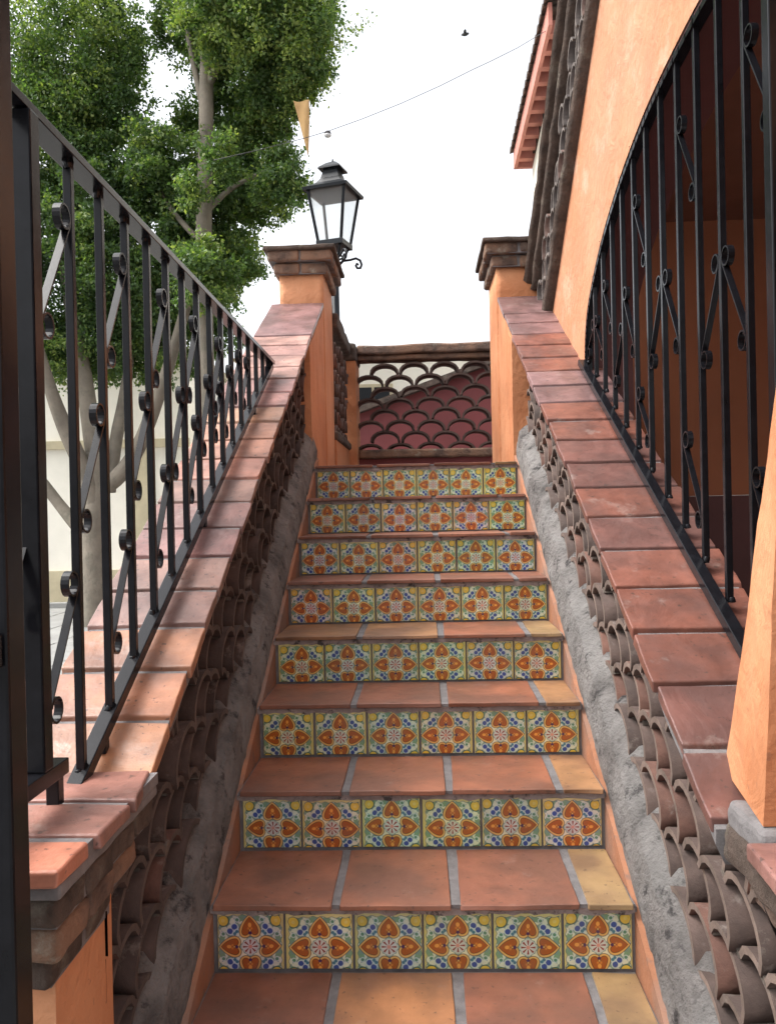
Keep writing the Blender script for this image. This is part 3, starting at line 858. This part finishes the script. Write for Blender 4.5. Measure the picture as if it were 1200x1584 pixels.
def rs(i, zt, flip=False, dz=.215):
    a, b = (1.70, RB[0]) if i < 0 else rgap(i)
    if flip: scroll_obj(gr, GX, a+.034, zt, b-.034, zt-dz, sgn=-1)
    else: scroll_obj(gr, GX, b-.034, zt, a+.034, zt-dz)
for a in ((-1, 2.06), (-1, 1.11), (0, 1.635), (1, 1.635, True), (2, 2.085), (2, 1.23), (3, 1.715), (4, 1.715, True), (5, 2.05), (5, 1.42, False, .16),
          (6, 1.79), (7, 1.68, True, .17), (8, 1.90, False, .18), (9, 1.80, False, .15), (10, 1.80, True, .10)):
    rs(*a)

# gate at the left edge, standing open
gt = thing('gate', (-.5, .8, GZ), 'open black iron gate leaf at the left edge of the stairs', 'gate')
bar_obj('stile', (-.503, 1.0, GZ+.04), (-.503, 1.0, 2.25), .050, .045, gt, up=(0, 1, 0), bevel=.004)
bar_obj('stile', (-.503, .12, GZ+.04), (-.503, .12, 2.25), .050, .045, gt, up=(0, 1, 0), bevel=.004)
for z in (GZ+.07, .9, 2.22): bar_obj('rail', (-.503, .14, z), (-.503, .975, z), .04, .04, gt)
for i in range(6): bar_obj('bar', (-.503, .25+i*.12, GZ+.08), (-.503, .25+i*.12, 2.21), .016, .016, gt, up=(0, 1, 0))
m = MB(); m.box(-.60, -.530, .958, .972, .40, .58); m.build('lock_plate', MT['iron'], gt, bevel=.004)
bar_obj('jamb_post', (-.545, 1.065, GZ), (-.545, 1.065, 2.4), .06, .05, gt, up=(0, 1, 0), bevel=.004)

# ------------------------------------------------------------------ street lamp
LX, LY, LZ = -.462, 5.0, 2.135
lamp = thing('street_lamp', (LX, LY, LZ), 'black four sided iron lantern on a short post behind the left pillar', 'street lamp')
rotm = Matrix.Translation((LX, LY, 0)) @ Matrix.Rotation(rad(-17), 4, 'Z')
def L3(x, y, z): return rotm @ Vector((x, y, z))
def sq(h, z): return [L3(-h, -h, z), L3(h, -h, z), L3(h, h, z), L3(-h, h, z)]
m = MB(); m.tube([(LX, LY, LZ-.01), (LX, LY, LZ+.03), (LX, LY, LZ+.035), (LX, LY, 2.56)], [.045, .04, .024, .022], 12); m.build('post', MT['lampiron'], lamp)
zb, zt_ = 2.665, 2.985
hb, ht = .073, .118
m = MB(); m.loft([sq(hb+.012, zb-.02), sq(hb+.012, zb+.012)]); m.loft([sq(ht+.01, zt_-.012), sq(ht+.01, zt_)])
# hollow rings: built as bars instead of slabs for the body edges
for (sx, sy) in ((-1, -1), (1, -1), (1, 1), (-1, 1)):
    m.bar(L3(sx*hb, sy*hb, zb), L3(sx*ht, sy*ht, zt_), .018, .018, up=(0, 1, 0))
frame = m.build('lantern_frame', MT['lampiron'], lamp, bevel=.002)
for k in range(4):
    A = Matrix.Rotation(k*math.pi/2, 4, 'Z')
    def Q(x, y, z): return rotm @ (A @ Vector((x, y, z)))
    m = MB(); e = .003
    m.hexa([Q(-hb, -hb, zb), Q(hb, -hb, zb), Q(-hb, -hb+e, zb), Q(hb, -hb+e, zb), Q(-ht, -ht, zt_), Q(ht, -ht, zt_), Q(-ht, -ht+e, zt_), Q(ht, -ht+e, zt_)])
    m.build('glass_pane', MT['glass'], lamp)
m = MB()
prof = [(.140, 2.968), (.143, 2.985), (.112, 3.000), (.080, 3.024), (.058, 3.056), (.048, 3.092)]
m.loft([sq(h, z) for h, z in prof], smooth=False)
roof = m.build('lantern_roof', MT['lampiron'], lamp)
m = MB(); m.loft([sq(.044, 3.085), sq(.044, 3.122)]); m.loft([sq(.070, 3.112), sq(.068, 3.122), sq(.030, 3.155), sq(.010, 3.166)])
m.tube([L3(0, 0, 3.16), L3(0, 0, 3.185)], [.009, .003], 8); m.build('vent_cap', MT['lampiron'], roof)
# cradle: four curved legs from post to body, with side scrolls
for k in range(4):
    A = Matrix.Rotation(k*math.pi/2+math.pi/4, 4, 'Z')
    def Q2(x, z): return rotm @ (A @ Vector((x, 0, z)))
    m = MB(); m.tube([Q2(.012, 2.53), Q2(.05, 2.57), Q2(.075, 2.62), Q2(.092, 2.655)], .0085, 8)
    sc = [(.055, 2.575), (.10, 2.585), (.14, 2.60), (.168, 2.59), (.178, 2.565), (.168, 2.543), (.148, 2.540), (.138, 2.555), (.145, 2.568), (.156, 2.562)]
    m.tube([Q2(x, z) for x, z in sc], .0075, 8); m.build('scroll_bracket', MT['lampiron'], lamp)
m = MB(); m.tube([L3(.05*math.cos(a), .05*math.sin(a), 2.59) for a in [q*math.pi/8 for q in range(17)]], .006, 6); m.build('cradle_ring', MT['lampiron'], lamp)

k_ = 1.13; cp = Vector((.0208, 0, 1.0596)); lamp.location = cp+(lamp.location-cp)*k_; lamp.scale = (k_, k_, k_)

# ------------------------------------------------------------------ buildings behind
def PX(px, py, Y):                             # survey helper: where a sighted direction meets the vertical plane Y
    d = f_ + r_*((px-600)/1280) - u_*((py-792)/1280); t = Y/d.y; return Vector((.0208, 0, 1.0596))+d*t

# maroon building with sloping tiled roof, seen through the back lattice
mb_ = thing('maroon_building', (.6, 8.5, GZ), 'maroon walled building with sloping roof edge seen through the back lattice', 'building')
pa, pb = PX(540, 646, 8.5), PX(745, 570, 8.5)
sl = (pb.z-pa.z)/(pb.x-pa.x)
xl, xr = pa.x-1.2, 3.4
m = MB(); zf = lambda x: pa.z+sl*(x-pa.x)
xr2 = 1.15
P = [(xl, GZ), (xl, zf(xl)), (xr2, zf(xr2)), (xr2+1.6, zf(xr2)-.5), (xr2+1.6, GZ)]
m.loft([[(x, y, z) for x, z in P] for y in (8.5, 11.0)]); m.build('wall', MT['maroon'], mb_)
m = MB()
for (xa, za, xb, zb2) in ((xl-.1, zf(xl-.1), xr2, zf(xr2)), (xr2, zf(xr2), xr2+1.7, zf(xr2)-.53)):
    m.loft([[(xa, y, za+.0), (xb, y, zb2+.0), (xb, y, zb2+.06), (xa, y, za+.06)] for y in (8.38, 11.1)])
m.build('roof', MT['darkmould'], mb_)
cb = thing('cream_building', (0, 12.5, GZ), 'cream walled building glimpsed through the upper arches of the back lattice', 'building')
z_ = PX(650, 552, 12.5).z
m = MB(); m.box(-2.7, 3.2, 12.5, 15, GZ, z_); m.build('wall', MT['cream'], cb)
m = MB(); m.box(-2.75, 3.25, 12.45, 15, z_, z_+.05); m.build('coping', MT['creamband'], cb)
m = MB(); m.box(-.95, -.35, 12.47, 12.5, 1.7, 2.95); w_ = m.build('window', MT['creamband'], cb)
m = MB(); m.box(-.90, -.67, 12.46, 12.472, 1.75, 2.9); m.box(-.63, -.40, 12.46, 12.472, 1.75, 2.9); m.build('pane', MT['lampiron'], w_)

# eave of the building at top right
eb = thing('cream_building', (2.6, 10, GZ), 'tall cream building with pink eave board and roof tiles at the upper right', 'building')
e0, e1 = PX(797, 262, 12.0), PX(848, 52, 9.4); ed = e1-e0
def ept(t, dx, dz, dy=0): q = e0+ed*t; return Vector((q.x+dx, q.y+dy, q.z+dz))
m = MB()
m.loft([[(e0.x+.22, 11.85, GZ), (e0.x+.22, 11.85, e0.z-.05), (e0.x+4, 11.85, e0.z-.05), (e0.x+4, 11.85, GZ)], [(e0.x+.22, 9.0, GZ), (e0.x+.22, 9.0, e1.z+.02), (e0.x+4, 9.0, e1.z+.02), (e0.x+4, 9.0, GZ)]])
m.build('wall', MT['cream'], eb)
m = MB(); m.hexa([ept(t, dx, dz) for dz in (0, .25) for t in (0, 1.05) for dx in (-.025, .02)])
m.hexa([ept(0, dx, dz, dy) for dz in (0, .25) for dy in (-.045, -.001) for dx in (.021, 3.4)]); m.build('fascia', MT['pink'], eb)
m = MB(); m.hexa([ept(t, dx, dz) for dz in (.19, .22) for t in (.02, 1.04) for dx in (.021, .4)]); sof = m.build('soffit', MT['darkmould'], eb)
for i in range(10):
    t = .05+i*.1; m = MB(); m.hexa([ept(tt_, dx, dz) for dz in (.03, .188) for tt_ in (t, t+.03) for dx in (.021, .215)]); m.build('rafter', MT['pink'], sof)
m = MB()
for i in range(22):
    t = i/17; q = ept(t, -.07, .262)
    ring = lambda x, dz: [Vector((q.x+x, q.y+.085*math.cos(a_), q.z+dz+.06*math.sin(a_))) for a_ in [k*math.pi/6 for k in range(7)]] + [Vector((q.x+x, q.y-.07, q.z+dz-.01)), Vector((q.x+x, q.y+.07, q.z+dz-.01))]
    m.loft([ring(0, 0), ring(3.4, 1.2)])
m.build('roof_tiles', MT['darkmould'], eb)

# long cream building along the street on the left
sb = thing('cream_building', (-8, 14, GZ), 'long pale cream building seen through the left railing behind the tree', 'building')
zc = PX(40, 560, 14).z
m = MB(); m.box(-15, -3.9, 14, 18, GZ, zc); m.build('wall', MT['cream'], sb)
m = MB(); m.box(-15.02, -3.88, 13.94, 18.02, GZ, .12); m.build('plinth', MT['creamband'], sb)
zz = PX(60, 690, 14).z
m = MB(); m.box(-15.02, -3.88, 13.93, 14.0, zz-.07, zz+.07); m.build('string_course', MT['creamband'], sb)
m = MB(); m.box(-15.1, -3.8, 13.85, 18.1, zc, zc+.12); m.build('cornice', MT['creamband'], sb)
for x in (-12.5, -9.6, -4.9):
    m = MB(); m.box(x, x+.32, 13.95, 14.0, .12, zz-.071); m.build('pilaster', MT['creamband'], sb)
for x in (-11.6, -8.3):
    m = MB(); m.box(x, x+1.1, 13.96, 14.0, .9, zz-.25); w_ = m.build('window', MT['creamband'], sb)
    m = MB(); m.box(x+.08, x+.52, 13.945, 13.962, .97, zz-.32); m.box(x+.58, x+1.02, 13.945, 13.962, .97, zz-.32); m.build('pane', MT['lampiron'], w_)

g = MB(); g.box(-16, -1.25, 13.3, 13.45, GZ+.002, GZ+.12); tag(g.build('kerb', MT['paving'], bevel=.01), kind='structure')

# ------------------------------------------------------------------ trees
def leaves_mesh(name, blobs, parent, seed, size=.052, dens=2.7):
    rg = np.random.default_rng(seed)
    allp, allk = [], []
    for (cx, cy, cz, rx, ry, rz, n, tint) in blobs:
        n = int(n*dens)
        # sub-clumps: twigs carrying leaves
        nc = max(6, n//150)
        d = rg.normal(size=(nc, 3)); d /= np.linalg.norm(d, axis=1)[:, None]
        rr = rg.uniform(.15, 1.0, nc)**.5*rg.uniform(.9, 1.22, nc)
        cc = d*rr[:, None]*np.array([rx, ry, rz]) + np.array([cx, cy, cz])
        idx = rg.integers(0, nc, n)
        tw_ = rg.normal(size=(nc, 3))*np.array([.16, .16, .10]); tw_[:, 2] -= .10      # each spray leans and droops its own way
        tt_ = rg.uniform(-1, 1, n)[:, None]
        sp_ = (tw_[idx]*tt_ + rg.normal(size=(n, 3))*np.array([.085, .085, .065]))*min(1.25, max(.6, rx))*rg.uniform(.7, 1.3, nc)[idx][:, None]
        p = cc[idx] + sp_
        tc = rg.uniform(-1, 1, nc)
        k = tint + .45*tc[idx] + rg.normal(size=n)*.28
        allp.append(p); allk.append(k)
    p = np.concatenate(allp); k = np.concatenate(allk); n = len(p)
    # leaf frames
    ax = rg.normal(size=(n, 3)); ax[:, 2] -= .5; ax /= np.linalg.norm(ax, axis=1)[:, None]
    nm = rg.normal(size=(n, 3)); nm[:, 2] += .6; nm -= ax*(ax*nm).sum(1)[:, None]; nm /= np.linalg.norm(nm, axis=1)[:, None]
    sd_ = np.cross(ax, nm); L_ = size*rg.uniform(.75, 1.35, n)[:, None]; W_ = L_*.30
    v = np.stack([p, p+ax*L_*.45+sd_*W_+nm*L_*.06, p+ax*L_, p+ax*L_*.45-sd_*W_+nm*L_*.06], 1).reshape(-1, 3)
    me = bpy.data.meshes.new(name)
    me.vertices.add(4*n); me.vertices.foreach_set('co', v.astype(np.float32).ravel())
    me.loops.add(4*n); me.loops.foreach_set('vertex_index', np.arange(4*n, dtype=np.int32))
    me.polygons.add(n); me.polygons.foreach_set('loop_start', np.arange(0, 4*n, 4, dtype=np.int32))
    me.polygons.foreach_set('loop_total', np.full(n, 4, dtype=np.int32))
    me.update(calc_edges=True)
    ca_ = me.color_attributes.new('Col', 'FLOAT_COLOR', 'CORNER')
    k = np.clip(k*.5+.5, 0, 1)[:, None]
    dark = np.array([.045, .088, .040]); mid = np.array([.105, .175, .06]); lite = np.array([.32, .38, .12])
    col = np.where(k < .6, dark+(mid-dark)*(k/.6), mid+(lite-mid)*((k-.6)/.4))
    col = np.concatenate([col, np.ones((n, 1))], 1)
    ca_.data.foreach_set('color', np.repeat(col, 4, 0).astype(np.float32).ravel())
    me.materials.append(MT['leaf'])
    o = bpy.data.objects.new(name, me); C.objects.link(o)
    o.parent = parent; o.matrix_parent_inverse = Matrix.Translation(parent.location).inverted()
    return o
def px_blob(px, py, Y, rpx, rpy, n, tint=0., ry=None):
    c = PX(px, py, Y); s = Y/1280
    return (c.x, c.y, c.z, rpx*s, ry or (rpx*s*.9), rpy*s, n, tint)

YA, YB = 11.2, 9.6
ta = thing('tree', (PX(150, 950, YA).x, YA, GZ), 'large leafy tree on the left with a pale forked trunk behind the railing', 'tree')
def limb(m, pts, r0_, r1_, Y, dy=0, n=10):
    P = []; N_ = len(pts)
    for i, (x, y) in enumerate(pts): P.append(PX(x, y, Y+dy*i/(N_-1)))
    # refine
    Q = []
    for i in range(N_-1):
        p0, p1, p2, p3 = P[max(0, i-1)], P[i], P[i+1], P[min(N_-1, i+2)]
        for k in range(5):
            t = k/5; Q.append(.5*(2*p1+(p2-p0)*t+(2*p0-5*p1+4*p2-p3)*t*t+(-p0+3*p1-3*p2+p3)*t**3))
    Q.append(P[-1]); M_ = len(Q)
    m.tube(Q, [(r0_+(r1_-r0_)*i/(M_-1))*(1+.12*noise.noise(q*2.3)) for i, q in enumerate(Q)], n)
tr = MB()
limb(tr, [(152, 1010), (150, 930), (146, 850), (150, 770), (152, 700)], .21, .155, YA)
limb(tr, [(151, 800), (135, 740), (100, 660), (78, 600), (60, 540), (30, 430)], .13, .06, YA, -.6)
limb(tr, [(152, 740), (140, 650), (122, 540), (105, 440), (90, 360), (85, 250)], .14, .07, YA, .4)
limb(tr, [(152, 760), (185, 735), (215, 690), (250, 600), (275, 520), (300, 430)], .12, .06, YA, -.5)
limb(tr, [(168, 760), (180, 680), (195, 600), (205, 520), (225, 420)], .10, .05, YA, .6)
limb(tr, [(148, 850), (100, 790), (50, 730), (0, 700), (-60, 640)], .10, .05, YA, .5)
limb(tr, [(105, 450), (150, 350), (175, 250)], .06, .03, YA, .4)
tr.build('trunk', MT['bark'], ta)
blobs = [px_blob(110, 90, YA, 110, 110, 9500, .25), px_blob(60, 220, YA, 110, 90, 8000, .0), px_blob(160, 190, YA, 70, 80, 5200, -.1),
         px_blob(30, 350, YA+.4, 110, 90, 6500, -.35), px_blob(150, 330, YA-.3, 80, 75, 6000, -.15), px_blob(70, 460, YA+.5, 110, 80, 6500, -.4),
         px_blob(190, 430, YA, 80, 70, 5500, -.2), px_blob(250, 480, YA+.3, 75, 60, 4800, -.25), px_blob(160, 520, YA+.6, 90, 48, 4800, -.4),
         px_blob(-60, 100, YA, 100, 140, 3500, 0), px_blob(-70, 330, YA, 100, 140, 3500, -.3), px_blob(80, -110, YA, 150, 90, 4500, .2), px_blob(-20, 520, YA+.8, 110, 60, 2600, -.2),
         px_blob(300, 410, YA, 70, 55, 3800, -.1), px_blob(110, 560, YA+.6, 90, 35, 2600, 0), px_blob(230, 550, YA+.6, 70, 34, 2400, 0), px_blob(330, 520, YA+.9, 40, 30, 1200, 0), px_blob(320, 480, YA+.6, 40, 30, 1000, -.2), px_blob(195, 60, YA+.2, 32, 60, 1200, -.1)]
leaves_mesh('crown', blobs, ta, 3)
tb = thing('tree', (PX(318, 900, YB+1).x, YB+1, GZ), 'tall tree with a straight pale trunk rising through its crown, beside the lantern', 'tree')
Yb = YB+1
tr = MB()
limb(tr, [(330, 1010), (322, 700), (316, 450), (316, 330), (319, 200), (320, 100), (326, 0), (330, -90)], .12, .07, Yb, 0, 12)
limb(tr, [(318, 140), (350, 80), (400, 30), (440, -10)], .06, .03, Yb, -.3)
limb(tr, [(318, 180), (300, 100), (285, 20)], .05, .03, Yb, .3)
limb(tr, [(316, 330), (360, 290), (420, 260)], .045, .02, Yb, .3)
limb(tr, [(316, 380), (270, 330), (240, 280)], .045, .02, Yb, .3)
tr.build('trunk', MT['bark'], tb)
blobs = [px_blob(420, 50, Yb-.3, 95, 70, 8200, .35), px_blob(460, 90, Yb, 48, 55, 3200, .35), px_blob(370, 130, Yb+.8, 75, 60, 5000, -.2), px_blob(290, 40, Yb+.5, 48, 50, 3200, .1),
         px_blob(390, -40, Yb, 150, 60, 5200, .3), px_blob(420, 160, Yb+.2, 52, 38, 2600, .1), px_blob(395, 215, Yb+.6, 55, 38, 2800, -.1), px_blob(430, 280, Yb, 38, 42, 2200, .05),
         px_blob(385, 300, Yb+.7, 62, 45, 3800, -.1), px_blob(255, 250, Yb+.2, 62, 52, 4200, .15), px_blob(225, 300, Yb+.5, 55, 50, 3300, -.15), px_blob(290, 330, Yb+.8, 65, 45, 3600, -.1),
         px_blob(280, 400, Yb+.4, 60, 50, 3600, .0), px_blob(345, 385, Yb+.8, 45, 45, 2800, .0), px_blob(330, 440, Yb+.5, 42, 35, 1900, .05), px_blob(372, 400, Yb+.4, 26, 30, 900, .1),
         px_blob(285, 190, Yb+.9, 24, 28, 600, 0), px_blob(350, 230, Yb+1, 40, 50, 1800, -.3), px_blob(490, 20, Yb, 34, 40, 1300, .5), px_blob(478, 112, Yb, 28, 26, 1300, .2),
         px_blob(312, 420, Yb-.6, 60, 48, 3000, .1), px_blob(322, 10, Yb-.5, 60, 60, 2600, .3), px_blob(300, 300, Yb-.5, 26, 30, 500, .2), px_blob(345, 250, Yb-.5, 26, 40, 600, .2)]
leaves_mesh('crown', blobs, tb, 11)

# ------------------------------------------------------------------ cable, bulb, pennant, bird
pts = [(330, 248), (400, 232), (470, 214), (507, 203), (560, 184), (620, 160), (680, 133), (730, 108), (760, 94), (800, 74)]
m = MB(); W_ = [PX(x, y, 9.2+.9*i/9) for i, (x, y) in enumerate(pts)]
W_.append(PX(850, 44, 9.35))
m.tube(W_, .0035, 6)
tag(m.build('cable', MT['plastic']), 'thin dark cable sagging across the white sky from tree to roof', 'cable')
bp_ = PX(507, 205, 9.47)
bu = thing('string_bulb', bp_, 'small pale bulb hanging from the overhead cable above the lantern', 'bulb')
m = MB(); m.tube([bp_+Vector((0, 0, .012)), bp_+Vector((0, 0, -.012))], [.03, .04], 10); m.build('socket', MT['plastic'], bu)
m = MB(); m.tube([bp_+Vector((0, 0, q)) for q in (-.012, -.02, -.035, -.05, -.06)], [.025, .038, .042, .03, .008], 12); m.build('glass_bulb', MT['bulb'], bu)
m = MB(); rows = []
a, b, c = PX(454, 156, 10.0), PX(479, 156, 10.0), PX(477, 241, 10.0)
for i in range(13):
    t = i/12; rr_ = []
    for j in range(7):
        s_ = j/6; p = a.lerp(b, s_).lerp(c, t); p.y += .03*math.sin(s_*5+t*4)*(1-t*.6)
        rr_.append(p)
    rows.append(rr_)
V = [[m.v(p) for p in r] for r in rows]
for i in range(12):
    for j in range(6): m.face([V[i][j], V[i][j+1], V[i+1][j+1], V[i+1][j]], smooth=True)
o = m.build('pennant', MT['cloth']); sm_ = o.modifiers.new('thick', 'SOLIDIFY'); sm_.thickness = .003
tag(o, 'ochre triangular pennant hanging point down from the tree above the lantern', 'pennant')
bc = PX(719, 54, 16)
m = MB()
m.tube([bc+Vector((q[0], 0, q[1])) for q in ((-.075, .0), (-.055, .004), (-.02, .012), (.02, .014), (.045, .02), (.062, .024), (.08, .022))], [.006, .02, .034, .034, .024, .02, .003], 10)
bird = m.build('bird', MT['feather']); tag(bird, 'tiny dark bird flying high in the white sky', 'bird')
for s_ in (-1, 1):
    m = MB()
    P = [(-.03, 0, .02), (.03, 0, .02), (.02, s_*.06, .05), (.0, s_*.12, .045), (-.03, s_*.06, .045)]
    m.loft([[bc+Vector((x, y, z+dz)) for x, y, z in P] for dz in (0, .004)])
    m.build('wing', MT['feather'], bird)
